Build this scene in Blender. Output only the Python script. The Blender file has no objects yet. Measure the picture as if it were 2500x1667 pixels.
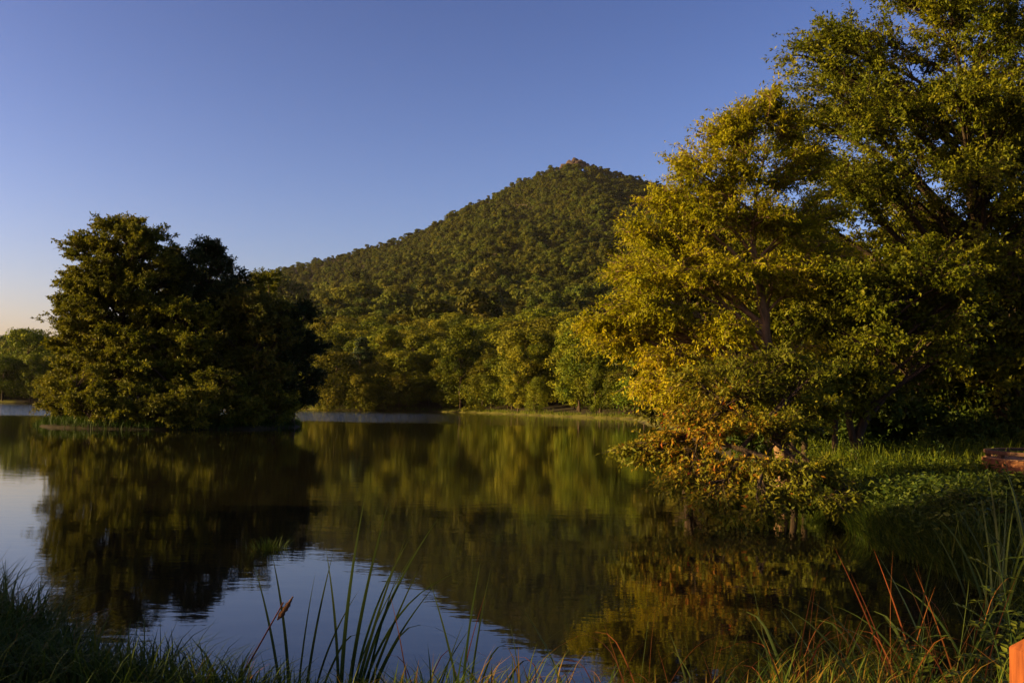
import bpy, math, random
import numpy as np
from math import radians as RAD, sin, cos, pi

scene = bpy.context.scene
C = scene.collection

# ------------------------------------------------------------------ camera
cam_d = bpy.data.cameras.new("camera")
cam = bpy.data.objects.new("camera", cam_d)
C.objects.link(cam)
cam_d.sensor_width = 36.0
cam_d.lens = 35.0
cam_d.clip_start = 0.05
cam_d.clip_end = 20000
from mathutils import Matrix
cam.matrix_world = (Matrix.Translation((0, 0, 1.9)) @ Matrix.Rotation(RAD(90 + 3.70), 4, 'X')
                    @ Matrix.Rotation(RAD(1.03), 4, 'Z'))
scene.camera = cam

# ------------------------------------------------------------------ light
SUN_AZ = RAD(100)        # measured from the view direction towards the left
SUN_EL = RAD(11)
to_sun = (-sin(SUN_AZ) * cos(SUN_EL), cos(SUN_AZ) * cos(SUN_EL), sin(SUN_EL))
world = bpy.data.worlds.new("World")
scene.world = world
world.use_nodes = True
wn = world.node_tree
wn.nodes.clear()
w_out = wn.nodes.new('ShaderNodeOutputWorld')
w_bg = wn.nodes.new('ShaderNodeBackground')
w_sky = wn.nodes.new('ShaderNodeTexSky')
w_sky.sky_type = 'NISHITA'
w_sky.sun_disc = False
w_sky.sun_elevation = SUN_EL
w_sky.sun_rotation = -SUN_AZ
w_sky.altitude = 800
w_sky.air_density = 1.0
w_sky.dust_density = 3.5
w_sky.ozone_density = 3.0
w_bg.inputs['Strength'].default_value = 0.074
w_gam = wn.nodes.new('ShaderNodeGamma')            # deep clear evening sky: steeper fall-off, violet cast
w_gam.inputs['Gamma'].default_value = 1.8
w_tint = wn.nodes.new('ShaderNodeMix'); w_tint.data_type = 'RGBA'; w_tint.blend_type = 'MULTIPLY'
w_tint.inputs[0].default_value = 1.0
w_tint.inputs[7].default_value = (.83, .445, .39, 1)
w_max = wn.nodes.new('ShaderNodeMix'); w_max.data_type = 'RGBA'; w_max.blend_type = 'DARKEN'
w_max.inputs[0].default_value = 1.0
w_max.inputs[7].default_value = (5, 5, 5, 1)
wn.links.new(w_sky.outputs[0], w_max.inputs[6])
wn.links.new(w_max.outputs[2], w_gam.inputs[0])
wn.links.new(w_gam.outputs[0], w_tint.inputs[6])
wn.links.new(w_tint.outputs[2], w_bg.inputs[0])
wn.links.new(w_bg.outputs[0], w_out.inputs[0])

sun_d = bpy.data.lights.new("sun", 'SUN')
sun_d.energy = 5.0
sun_d.angle = RAD(0.6)
sun_d.color = (1.0, 0.70, 0.28)
sun = bpy.data.objects.new("sun", sun_d)
C.objects.link(sun)
from mathutils import Vector
sun.rotation_euler = Vector(to_sun).to_track_quat('Z', 'Y').to_euler()
sun.location = (-60, -20, 60)

vs = scene.view_settings
vs.view_transform = 'Standard'
vs.look = 'None'
vs.exposure = 1.7
vs.gamma = 1.0
vs.use_curve_mapping = False
scene.cycles.use_denoising = True
scene.cycles.max_bounces = 8
scene.cycles.transparent_max_bounces = 8
scene.cycles.sample_clamp_indirect = 6.0

# ------------------------------------------------------------------ helpers
def rng_(s):
    return np.random.default_rng(s)

def mesh_np(name, V, faces, mat=None, smooth=False, attrs=None):
    """V (n,3); faces: list of int arrays (m,k) of tris or quads."""
    me = bpy.data.meshes.new(name)
    V = np.asarray(V, np.float32)
    faces = [np.asarray(f, np.int32) for f in faces if len(f)]
    loops = np.concatenate([f.ravel() for f in faces])
    tot = np.concatenate([np.full(len(f), f.shape[1], np.int32) for f in faces])
    st = np.concatenate([[0], np.cumsum(tot)[:-1]]).astype(np.int32)
    me.vertices.add(len(V)); me.vertices.foreach_set('co', V.ravel())
    me.loops.add(len(loops)); me.loops.foreach_set('vertex_index', loops)
    me.polygons.add(len(tot))
    me.polygons.foreach_set('loop_start', st)
    me.polygons.foreach_set('loop_total', tot)
    if smooth:
        me.polygons.foreach_set('use_smooth', np.ones(len(tot), bool))
    me.update(calc_edges=True)
    for k, a in (attrs or {}).items():
        at = me.attributes.new(k, 'FLOAT', 'POINT')
        at.data.foreach_set('value', np.asarray(a, np.float32))
    if mat:
        me.materials.append(mat)
    return me

def link(name, me, parent=None, loc=None):
    o = bpy.data.objects.new(name, me)
    C.objects.link(o)
    if parent: o.parent = parent
    if loc is not None: o.location = loc
    return o

def empty(name, loc=(0, 0, 0), rz=0.0, s=1.0):
    o = bpy.data.objects.new(name, None)
    o.empty_display_size = 0.3
    C.objects.link(o)
    o.location = loc
    o.rotation_euler = (0, 0, rz)
    o.scale = (s, s, s) if not hasattr(s, '__len__') else s
    return o

def tag(o, label=None, cat=None, group=None, kind=None):
    if label: o['label'] = label
    if cat: o['category'] = cat
    if group: o['group'] = group
    if kind: o['kind'] = kind
    return o

def copy_tree(o, loc, rz, s, parent=None):
    c = o.copy(); C.objects.link(c)
    c.location = loc; c.rotation_euler = (0, 0, rz)
    c.scale = (s, s, s) if not hasattr(s, '__len__') else s
    for k in list(c.keys()): del c[k]
    for ch in o.children:
        d = ch.copy(); C.objects.link(d); d.parent = c
    return c

def norm(a):
    return a / np.maximum(np.linalg.norm(a, axis=-1, keepdims=True), 1e-9)

def bez(P0, P1, P2, k):
    t = np.linspace(0, 1, k)[None, :, None]
    return (1 - t) ** 2 * P0[:, None] + 2 * t * (1 - t) * P1[:, None] + t * t * P2[:, None]

class Geo:
    def __init__(s): s.V = []; s.F = []; s.n = 0; s.T = []
    def add(s, V, F, tint=None):
        s.V.append(V); s.F.append(F + s.n); s.n += len(V)
        s.T.append(np.zeros(len(V)) if tint is None else tint)
    def mesh(s, name, mat, smooth=False):
        return mesh_np(name, np.concatenate(s.V), s.F, mat, smooth, {'tint': np.concatenate(s.T)})

def tubes(P, R, sides):
    """many tubes at once: P (n,k,3), R (n,k)"""
    n, k, _ = P.shape
    T = norm(np.gradient(P, axis=1))
    mean = norm(P[:, -1] - P[:, 0])
    ref = np.where(np.abs(mean[:, 2:3]) > 0.8, np.array([[1., 0, 0]]), np.array([[0., 0, 1.]]))[:, None]
    U = norm(np.cross(T, np.broadcast_to(ref, T.shape)))
    W = np.cross(T, U)
    a = np.linspace(0, 2 * pi, sides, endpoint=False)
    V = P[:, :, None] + R[:, :, None, None] * (np.cos(a)[None, None, :, None] * U[:, :, None] + np.sin(a)[None, None, :, None] * W[:, :, None])
    idx = np.arange(n * k * sides).reshape(n, k, sides)
    A = idx[:, :-1]; B = idx[:, 1:]
    F = np.stack([A, np.roll(A, -1, 2), np.roll(B, -1, 2), B], -1).reshape(-1, 4)
    return V.reshape(-1, 3), F

def leaf_geo(pos, d, nr, L, Wd, tint, fold=0.25):
    """folded pointed leaves, two triangles each"""
    d = norm(d); side = norm(np.cross(d, nr)); up = np.cross(side, d)
    L = L[:, None]; Wd = Wd[:, None]
    mid = pos + d * L * 0.42
    V = np.stack([pos, mid + side * Wd * .5 + up * Wd * fold, pos + d * L, mid - side * Wd * .5 + up * Wd * fold], 1)
    n = len(pos); b = np.arange(n)[:, None] * 4
    F = np.concatenate([b + np.array([[0, 2, 1]]), b + np.array([[0, 3, 2]])])
    return V.reshape(-1, 3), F, np.repeat(tint, 4)

def hash2(ix, iy, s):
    h = (ix.astype(np.int64) * 374761393 + iy.astype(np.int64) * 668265263 + s * 974634777) & 0x7fffffff
    h = ((h ^ (h >> 13)) * 1274126177) & 0x7fffffff
    return ((h ^ (h >> 16)) & 0xffff) / 65535.0

def vnoise(x, y, s=0):
    ix = np.floor(x); iy = np.floor(y); fx = x - ix; fy = y - iy
    fx = fx * fx * (3 - 2 * fx); fy = fy * fy * (3 - 2 * fy)
    a = hash2(ix, iy, s); b = hash2(ix + 1, iy, s); c = hash2(ix, iy + 1, s); d = hash2(ix + 1, iy + 1, s)
    return (a * (1 - fx) + b * fx) * (1 - fy) + (c * (1 - fx) + d * fx) * fy

def fbm(x, y, s=0, o=4):
    r = 0; a = .5
    for i in range(o):
        r = r + a * (vnoise(x, y, s + i * 17) - .5); x = x * 2.03 + 7.1; y = y * 2.03 + 3.7; a *= .5
    return r

# ------------------------------------------------------------------ materials
def new_mat(name):
    m = bpy.data.materials.new(name); m.use_nodes = True
    nt = m.node_tree; nt.nodes.clear()
    return m, nt, nt.nodes.new('ShaderNodeOutputMaterial')

def ramp(nt, stops, fac):
    r = nt.nodes.new('ShaderNodeValToRGB')
    e = r.color_ramp.elements
    while len(e) < len(stops): e.new(.5)
    for i, (p, c) in enumerate(stops):
        e[i].position = p; e[i].color = (*c, 1)
    nt.links.new(fac, r.inputs[0])
    return r.outputs[0]

def leaf_mat(name, stops, transl=0.35, rough=0.55, spec=0.12, var=0.35):
    m, nt, out = new_mat(name)
    N = nt.nodes.new; Lk = nt.links.new
    at = N('ShaderNodeAttribute'); at.attribute_name = 'tint'
    col = ramp(nt, stops, at.outputs['Fac'])
    oi = N('ShaderNodeObjectInfo')
    hsv = N('ShaderNodeHueSaturation')
    mh = N('ShaderNodeMapRange'); mh.inputs[3].default_value = 0.5 - .012 * var / .35; mh.inputs[4].default_value = 0.5 + .03 * var / .35
    Lk(oi.outputs['Random'], mh.inputs[0]); Lk(mh.outputs[0], hsv.inputs['Hue'])
    wn_ = N('ShaderNodeTexWhiteNoise'); wn_.noise_dimensions = '1D'
    Lk(oi.outputs['Random'], wn_.inputs['W'])
    mv = N('ShaderNodeMapRange'); mv.inputs[3].default_value = 1 - var; mv.inputs[4].default_value = 1 + var
    Lk(wn_.outputs['Value'], mv.inputs[0]); Lk(mv.outputs[0], hsv.inputs['Value'])
    Lk(col, hsv.inputs['Color'])
    p = N('ShaderNodeBsdfPrincipled')
    p.inputs['Roughness'].default_value = rough
    p.inputs['Specular IOR Level'].default_value = spec
    Lk(hsv.outputs[0], p.inputs['Base Color'])
    t = N('ShaderNodeBsdfTranslucent'); Lk(hsv.outputs[0], t.inputs['Color'])
    mx = N('ShaderNodeMixShader'); mx.inputs[0].default_value = transl
    Lk(p.outputs[0], mx.inputs[1]); Lk(t.outputs[0], mx.inputs[2]); Lk(mx.outputs[0], out.inputs[0])
    return m

def noise_mat(name, c0, c1, scale, rough=0.9, bump=0.3, bscale=None, stretch=(1, 1, 1), spec=.2, dist=.02, c2=None):
    m, nt, out = new_mat(name)
    N = nt.nodes.new; Lk = nt.links.new
    tc = N('ShaderNodeTexCoord'); mp = N('ShaderNodeMapping'); mp.inputs['Scale'].default_value = stretch
    Lk(tc.outputs['Object'], mp.inputs[0])
    n = N('ShaderNodeTexNoise'); n.inputs['Scale'].default_value = scale; n.inputs['Detail'].default_value = 6; n.inputs['Roughness'].default_value = .65
    Lk(mp.outputs[0], n.inputs['Vector'])
    stops = [(.3, c0), (.7, c1)] if c2 is None else [(.28, c0), (.5, c1), (.72, c2)]
    col = ramp(nt, stops, n.outputs['Fac'])
    p = N('ShaderNodeBsdfPrincipled'); p.inputs['Roughness'].default_value = rough; p.inputs['Specular IOR Level'].default_value = spec
    Lk(col, p.inputs['Base Color'])
    b = N('ShaderNodeBump'); b.inputs['Strength'].default_value = bump; b.inputs['Distance'].default_value = dist
    n2 = N('ShaderNodeTexNoise'); n2.inputs['Scale'].default_value = bscale or scale * 3; n2.inputs['Detail'].default_value = 5
    Lk(mp.outputs[0], n2.inputs['Vector']); Lk(n2.outputs['Fac'], b.inputs['Height']); Lk(b.outputs[0], p.inputs['Normal'])
    Lk(p.outputs[0], out.inputs[0])
    return m

M = {}
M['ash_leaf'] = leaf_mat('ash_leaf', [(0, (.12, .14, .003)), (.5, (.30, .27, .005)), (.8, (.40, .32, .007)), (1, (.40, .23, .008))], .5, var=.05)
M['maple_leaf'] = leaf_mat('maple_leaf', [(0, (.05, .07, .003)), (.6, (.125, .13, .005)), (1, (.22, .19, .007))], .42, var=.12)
M['autumn_leaf'] = leaf_mat('autumn_leaf', [(0, (.055, .085, .006)), (.45, (.15, .145, .009)), (.62, (.28, .17, .012)), (.8, (.34, .12, .012)), (1, (.28, .035, .008))], .4, var=.05)
M['island_leaf'] = leaf_mat('island_leaf', [(0, (.037, .053, .004)), (.6, (.125, .12, .006)), (1, (.22, .185, .008))], .38, var=.15)
M['rust_leaf'] = leaf_mat('rust_leaf', [(0, (.035, .045, .005)), (.6, (.08, .078, .006)), (1, (.16, .10, .008))], .3, var=.1)
M['dark_leaf'] = leaf_mat('dark_leaf', [(0, (.010, .018, .004)), (.7, (.026, .038, .006)), (1, (.05, .06, .008))], .2, var=.1)
M['pine_needle'] = leaf_mat('pine_needle', [(0, (.012, .022, .006)), (1, (.03, .045, .009))], .1, var=.15)
M['forest_leaf'] = leaf_mat('forest_leaf', [(0, (.03, .045, .004)), (.6, (.092, .092, .005)), (1, (.17, .15, .008))], .16, spec=.04, var=.42)
M['hill_leaf'] = leaf_mat('hill_leaf', [(0, (.028, .037, .005)), (.6, (.062, .066, .007)), (1, (.10, .09, .009))], .15, spec=.03, var=.4)
M['bush_leaf'] = leaf_mat('bush_leaf', [(0, (.02, .036, .005)), (.6, (.05, .07, .008)), (1, (.10, .115, .012))], .3, var=.2)
M['grass'] = leaf_mat('grass', [(0, (.018, .036, .005)), (.6, (.055, .08, .008)), (.93, (.10, .10, .010)), (1, (.18, .075, .015))], .25, spec=.06, var=.05)
M['meadow'] = leaf_mat('meadow', [(0, (.035, .055, .005)), (.7, (.10, .12, .008)), (1, (.19, .165, .015))], .3, spec=.05, var=.05)
M['reed_green'] = leaf_mat('reed_green', [(0, (.018, .036, .008)), (1, (.06, .075, .012))], .25, rough=.5, spec=.12, var=.25)
M['reed_dry'] = leaf_mat('reed_dry', [(0, (.09, .025, .010)), (1, (.24, .075, .02))], .25, spec=.08, var=.25)
M['bark'] = noise_mat('bark', (.018, .012, .008), (.065, .042, .024), 9, bump=.8, stretch=(1, 1, .25), dist=.03)
M['bark_light'] = noise_mat('bark_light', (.09, .055, .028), (.24, .145, .075), 9, bump=.7, stretch=(1, 1, .25), dist=.02)
M['deck_wood'] = noise_mat('deck_wood', (.10, .055, .03), (.24, .13, .065), 7, bump=.4, stretch=(3, .4, 3), dist=.006)
M['rim_wood'] = noise_mat('rim_wood', (.05, .021, .009), (.16, .062, .022), 3, bump=.5, stretch=(1, 1, 5), dist=.006)
M['rail_wood'] = noise_mat('rail_wood', (.025, .013, .008), (.07, .036, .02), 8, bump=.4, dist=.006)
M['post_wood'] = noise_mat('post_wood', (.09, .02, .005), (.22, .06, .012), 14, bump=.5, stretch=(4, 4, .35), dist=.004)
M['rock'] = noise_mat('rock', (.03, .021, .017), (.085, .055, .043), .25, bump=.9, bscale=.6, dist=1.5)
M['shore_rock'] = noise_mat('shore_rock', (.07, .06, .05), (.22, .19, .16), 2.5, bump=.8, dist=.05)
M['fluff'] = noise_mat('fluff', (.07, .03, .012), (.18, .085, .035), 60, bump=1, dist=.02)

# ------------------------------------------------------------------ terrain
LAKE = np.array([(-8, 8.9), (-5, 8.3), (-3.6, 7.5), (-2.6, 6.8), (-1.8, 6.3), (-.9, 6.0), (-.3, 5.8), (1.2, 5.7), (2.6, 6.2), (3.8, 7.2), (4.9, 9.0), (5.3, 11.2),
                 (5.2, 14), (5.7, 17), (6.3, 20), (6.6, 24), (7.2, 30), (9.5, 45), (14, 90), (18, 140), (20.5, 172), (10.5, 190), (2, 215),
                 (-9, 246), (-20, 264), (-34, 264), (-50, 262), (-70, 286), (-110, 318), (-160, 332), (-200, 338), (-250, 330), (-290, 280),
                 (-210, 180), (-130, 100), (-70, 48), (-36, 20), (-26, 15), (-16, 11)], float)
RIDGE_X = np.array([-3000, -1400, -1000, -760, -600, -436, -380, -338, -268, -198, -128, -58, -2, 40, 76, 97, 132, 175, 218, 367, 578, 825, 1200, 3000], float)
RIDGE_Z = np.array([30, 32, 36, 50, 100, 190, 205, 213, 231, 252, 279, 315, 341, 362, 376, 382, 376, 364, 350, 289, 200, 140, 100, 80], float)
ISLE = (-25.0, 75.0, 8.8, 12.5)

def sdf_lake(x, y):
    x = np.asarray(x, float); y = np.asarray(y, float)
    d = np.full(x.shape, 1e9); ins = np.zeros(x.shape, bool)
    n = len(LAKE)
    for i in range(n):
        a = LAKE[i]; b = LAKE[(i + 1) % n]; e = b - a
        px = x - a[0]; py = y - a[1]
        t = np.clip((px * e[0] + py * e[1]) / (e @ e), 0, 1)
        d = np.minimum(d, np.hypot(px - e[0] * t, py - e[1] * t))
        c = (a[1] > y) != (b[1] > y)
        with np.errstate(divide='ignore', invalid='ignore'):
            c &= x < (b[0] - a[0]) * (y - a[1]) / (b[1] - a[1] + 1e-12) + a[0]
        ins ^= c
    return np.where(ins, -d, d)

def hill(x, y):
    zr = np.interp(x, RIDGE_X, RIDGE_Z)
    t = np.clip((y - 215) / (1600 - 215), 0, None)
    front = zr * np.minimum(t, 1) ** (1.55 + np.clip((-x - 120) / 280, 0, 1) * 1.7)
    back = zr * np.clip(1 - (y - 1600) / 1500, .12, 1)
    h = np.where(y < 1600, front, back)
    k = np.clip((y - 300) / 500, 0, 1) * np.clip((1600 - y) / 300, 0, 1)
    gully = (np.abs(fbm((x + y * .15) / 150, y / 900, 5, 3)) * 2 - .22) * 46
    return h + k * (gully + fbm(x / 90, y / 90, 9, 3) * 22)

def ground(x, y):
    x = np.asarray(x, float); y = np.asarray(y, float)
    s = sdf_lake(x, y) + fbm(x / 1.7, y / 1.7, 3, 3) * .55 * np.clip(np.hypot(x, y) / 6, .3, 1)
    bank = np.where(s < 0, np.maximum(s * .35, -2.2), .34 * (1 - np.exp(-np.maximum(s, 0) / .55)) + np.clip(s, 0, 260) * .022)
    far = np.clip((y - 120) / 100, 0, 1) * np.where(x < -80, np.clip((x + 150) / 70, .35, 1), 1)
    bank = bank + np.where(s > 0, far * np.clip(s - 3, 0, 70) * .11, 0)
    hh = np.where(s > 0, hill(x, y) * np.clip(s / 120, 0, 1), 0)
    z = bank + hh + np.where(s > 0, fbm(x / 2.5, y / 2.5, 21, 3) * .16, 0)
    q = np.hypot((x - ISLE[0]) / ISLE[2], (y - ISLE[1]) / ISLE[3]) + fbm(x / 4, y / 4, 41, 3) * .16
    isl = np.where(q < 1, .12 + .75 * (1 - np.clip(q, 0, 1) ** 2) , (1 - q) * 3.0)
    isl = np.maximum(isl, -2.2)
    return np.where(s < 0, np.maximum(z, isl), z)

def gz(x, y):
    return float(ground(np.array([x]), np.array([y]))[0])

ang = np.concatenate([np.linspace(-36, 36, 290), np.linspace(36, 324, 130)[1:-1]])
ang = np.radians(ang)
rad = np.concatenate([[0.0], np.geomspace(.6, 5200, 250)])
AA, RR = np.meshgrid(ang, rad[1:])
gx = (np.sin(AA) * RR).ravel(); gy = (np.cos(AA) * RR).ravel()
gzv = ground(gx, gy)
na = len(ang); nr = len(rad) - 1
V = np.concatenate([np.stack([gx, gy, gzv], 1), [[0, 0, gz(0, 0)]]])
idx = np.arange(nr * na).reshape(nr, na)
A_ = idx[:-1]; B_ = idx[1:]
Fq = np.stack([A_, B_, np.roll(B_, -1, 1), np.roll(A_, -1, 1)], -1).reshape(-1, 4)
Ft = np.stack([np.full(na, nr * na), idx[0], np.roll(idx[0], -1)], -1)

def ground_mat():
    m, nt, out = new_mat('ground')
    N = nt.nodes.new; Lk = nt.links.new
    at = N('ShaderNodeAttribute'); at.attribute_name = 'tint'
    tc = N('ShaderNodeTexCoord')
    n = N('ShaderNodeTexNoise'); n.inputs['Scale'].default_value = 1.3; n.inputs['Detail'].default_value = 8; n.inputs['Roughness'].default_value = .7
    Lk(tc.outputs['Object'], n.inputs['Vector'])
    soil = ramp(nt, [(.3, (.018, .014, .008)), (.7, (.055, .045, .02))], n.outputs['Fac'])
    grass = ramp(nt, [(.3, (.08, .085, .014)), (.55, (.15, .14, .022)), (.75, (.20, .16, .03))], n.outputs['Fac'])
    mx = N('ShaderNodeMix'); mx.data_type = 'RGBA'
    Lk(at.outputs['Fac'], mx.inputs[0]); Lk(soil, mx.inputs[6]); Lk(grass, mx.inputs[7])
    p = N('ShaderNodeBsdfPrincipled'); p.inputs['Roughness'].default_value = .95; p.inputs['Specular IOR Level'].default_value = .1
    Lk(mx.outputs[2], p.inputs['Base Color'])
    b = N('ShaderNodeBump'); b.inputs['Strength'].default_value = .8; b.inputs['Distance'].default_value = .08
    Lk(n.outputs['Fac'], b.inputs['Height']); Lk(b.outputs[0], p.inputs['Normal'])
    Lk(p.outputs[0], out.inputs[0])
    return m

sd = sdf_lake(V[:, 0], V[:, 1])
dist = np.hypot(V[:, 0], V[:, 1])
g_strip = ((sd > .2) & (sd < 5) & (dist > 60)).astype(float)
g_mead = ((V[:, 0] > 6.5) & (V[:, 1] > 17) & (V[:, 1] < 34) & (V[:, 0] < 22)).astype(float) * .7
gm = mesh_np('ground', V, [Fq, Ft], ground_mat(), True, {'tint': np.maximum(g_strip, g_mead)})
terrain = tag(link('ground', gm), kind='structure')

# ------------------------------------------------------------------ water
def water_mat():
    m, nt, out = new_mat('lake_water')
    N = nt.nodes.new; Lk = nt.links.new
    tc = N('ShaderNodeTexCoord')
    sep = N('ShaderNodeSeparateXYZ'); Lk(tc.outputs['Object'], sep.inputs[0])
    def noise(scale, detail, stretch):
        mp = N('ShaderNodeMapping'); mp.inputs['Scale'].default_value = stretch; Lk(tc.outputs['Object'], mp.inputs[0])
        n = N('ShaderNodeTexNoise'); n.inputs['Scale'].default_value = scale; n.inputs['Detail'].default_value = detail
        Lk(mp.outputs[0], n.inputs['Vector']); return n.outputs['Fac']
    # the breeze ruffles the open middle of the lake
    edge = noise(.045, 3, (.5, 1, 1))
    s1 = N('ShaderNodeMath'); s1.operation = 'MULTIPLY_ADD'; Lk(edge, s1.inputs[0]); s1.inputs[1].default_value = 50; Lk(sep.outputs['Y'], s1.inputs[2])
    w = N('ShaderNodeMapRange'); w.interpolation_type = 'SMOOTHSTEP'; w.inputs[1].default_value = 112; w.inputs[2].default_value = 138
    Lk(s1.outputs[0], w.inputs[0])
    wx = N('ShaderNodeMapRange'); wx.interpolation_type = 'SMOOTHSTEP'; wx.inputs[1].default_value = 14; wx.inputs[2].default_value = -22
    Lk(sep.outputs['X'], wx.inputs[0])
    ruff = N('ShaderNodeMath'); ruff.operation = 'MULTIPLY'; Lk(w.outputs[0], ruff.inputs[0]); Lk(wx.outputs[0], ruff.inputs[1])
    b1 = N('ShaderNodeBump'); b1.inputs['Strength'].default_value = 1; b1.inputs['Distance'].default_value = .0020
    Lk(noise(1.1, 2, (1, 1.6, 1)), b1.inputs['Height'])
    b2 = N('ShaderNodeBump'); b2.inputs['Strength'].default_value = 1; b2.inputs['Distance'].default_value = .0006
    Lk(noise(6, 2, (.8, 1.5, 1)), b2.inputs['Height']); Lk(b1.outputs[0], b2.inputs['Normal'])
    b3 = N('ShaderNodeBump'); b3.inputs['Distance'].default_value = .06
    Lk(ruff.outputs[0], b3.inputs['Strength']); Lk(noise(2.2, 3, (1, 1.5, 1)), b3.inputs['Height']); Lk(b2.outputs[0], b3.inputs['Normal'])
    p = N('ShaderNodeBsdfPrincipled')
    p.inputs['Base Color'].default_value = (.010, .009, .004, 1)
    p.inputs['Roughness'].default_value = .025
    p.inputs['IOR'].default_value = 1.333
    Lk(b3.outputs[0], p.inputs['Normal']); Lk(p.outputs[0], out.inputs[0])
    return m
wv = np.array([(-300, 4.0, 0), (60, 4.0, 0), (60, 380, 0), (-300, 380, 0)], float)
tag(link('lake_water', mesh_np('lake_water', wv, [np.array([[0, 1, 2, 3]])], water_mat())), kind='structure')

# ------------------------------------------------------------------ tree builders
def grow(seed, trunk, tr, lobes, nsub, ntw, nlf, leaf=(.13, .06), tw_len=.5, autumn=None, droop=.25, center=None, limb_r=.06, flat=1.0, sub_r=.02, up=.8):
    """trunk: polyline (k,3), tr: radii. lobes: (x,y,z,rx,ry,rz). returns trunk Geo, list of limb Geo, leaf Geo"""
    g = rng_(seed)
    trunk = np.asarray(trunk, float); tr = np.asarray(tr, float)
    lobes = np.asarray(lobes, float)
    # resample trunk smoothly
    tt = np.linspace(0, len(trunk) - 1, max(8, 3 * len(trunk)))
    TP = np.stack([np.interp(tt, np.arange(len(trunk)), trunk[:, i]) for i in range(3)], 1)
    TP[1:-1] = (TP[:-2] + TP[1:-1] * 2 + TP[2:]) / 4
    TP[1:-1, :2] += g.normal(0, .018, (len(TP) - 2, 2)) * tr[0] / .12
    TR = np.interp(tt, np.arange(len(tr)), tr)
    TR[0] *= 1.35
    tg = Geo(); tg.add(*tubes(TP[None], TR[None], 10))
    if center is None: center = lobes[:, :3].mean(0)
    limbs = []; lg = Geo()
    zmin = TP[int(len(TP) * .25), 2]
    for lb in lobes:
        c = lb[:3]; r = lb[3:6]
        hd = np.hypot(*(TP[:, :2] - c[:2]).T)
        want = c[2] - .75 * hd
        i = int(np.argmin(np.abs(TP[:, 2] - want) + np.where(TP[:, 2] < zmin, 5, 0)))
        p0 = TP[i]; L = np.linalg.norm(c - p0)
        p1 = p0 + (c - p0) * .5 + np.array([0, 0, .12 * L]) + g.normal(0, .07 * L, 3)
        lp = bez(p0[None], p1[None], c[None], 9)
        r0 = min(TR[i] * .7, limb_r * (.5 + L / 4))
        lim = Geo()
        lim.add(*tubes(lp, np.linspace(r0, r0 * .3, 9)[None], 6))
        # sub-branches
        n = max(2, int(nsub * (lb[6] if len(lb) > 6 else 1)))
        u = norm(g.normal(0, 1, (n, 3))); u[:, 2] *= flat
        rad_ = g.random(n) ** .45
        E = c + u * r * rad_[:, None]
        ti = g.uniform(.35, 1, n) * 8
        k0 = np.floor(ti).astype(int).clip(0, 7); fr = (ti - k0)[:, None]
        S = lp[0][k0] * (1 - fr) + lp[0][k0 + 1] * fr
        Ls = np.linalg.norm(E - S, axis=1, keepdims=True)
        Mi = (S + E) / 2 + np.array([0, 0, .12]) * Ls + g.normal(0, .1, (n, 3)) * Ls
        sp = bez(S, Mi, E, 6)
        lim.add(*tubes(sp, np.linspace(1, .35, 6)[None] * (sub_r * (.6 + g.random((n, 1)) * .6)), 4))
        # twigs
        m = n * ntw
        si = np.repeat(np.arange(n), ntw)
        tk = g.uniform(.3, 1, m) * 5; k0 = np.floor(tk).astype(int).clip(0, 4); fr = (tk - k0)[:, None]
        Sw = sp[si, k0] * (1 - fr) + sp[si, k0 + 1] * fr
        sdir = norm(sp[si, 5] - sp[si, 2])
        outw = norm(E - center)[si]
        wd = norm(sdir * .6 + g.normal(0, .55, (m, 3)) * np.array([1, 1, .55]) + outw * .35)
        wl = tw_len * g.uniform(.5, 1.2, (m, 1))
        Ew = Sw + wd * wl + np.array([0, 0, -.1]) * wl
        wp = bez(Sw, Sw + wd * wl * .5 + np.array([0, 0, .06]) * wl, Ew, 3)
        lim.add(*tubes(wp, np.tile([sub_r * .32, sub_r * .22, sub_r * .1], (m, 1)), 3))
        # leaves
        q = m * nlf
        wi = np.repeat(np.arange(m), nlf)
        tl = g.uniform(.12, 1.05, q)[:, None]
        pos = Sw[wi] * (1 - tl) + Ew[wi] * tl + g.normal(0, .028 * tw_len / .5, (q, 3))
        d = norm(wd[wi] * .55 + g.normal(0, .6, (q, 3)) + np.array([0, 0, -droop]))
        nrm = norm(np.array([0, 0, up]) + g.normal(0, .6, (q, 3)) + norm(pos - center) * .4)
        sz = g.uniform(.65, 1.3, q)
        tint = g.random(q) * .45 + g.random(n)[si][wi] * .5
        if autumn is not None:
            tint = autumn(pos, tint, g)
        lg.add(*leaf_geo(pos, d, nrm, leaf[0] * sz, leaf[1] * sz, np.clip(tint, 0, 1)))
        limbs.append(lim)
    return tg, limbs, lg

def tree_thing(name, base, geo, wood, leafm, label, cat, group=None, merge_limbs=False):
    tg, limbs, lg = geo
    e = empty(name, base)
    b = np.array(base)
    def loc(G):
        G.V = [v - b for v in G.V]; return G
    link('trunk', loc(tg).mesh('trunk', wood, True), e)
    if merge_limbs:
        a = Geo()
        for l in limbs:
            for v, f, t in zip(l.V, l.F, l.T): a.V.append(v); a.F.append(f + a.n); a.T.append(t)
            a.n += l.n
        link('branches', loc(a).mesh('branches', wood, True), e)
    else:
        for l in limbs:
            link('limb', loc(l).mesh('limb', wood, True), e)
    link('crown', loc(lg).mesh('crown', leafm), e)
    return tag(e, label, cat, group)

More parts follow.
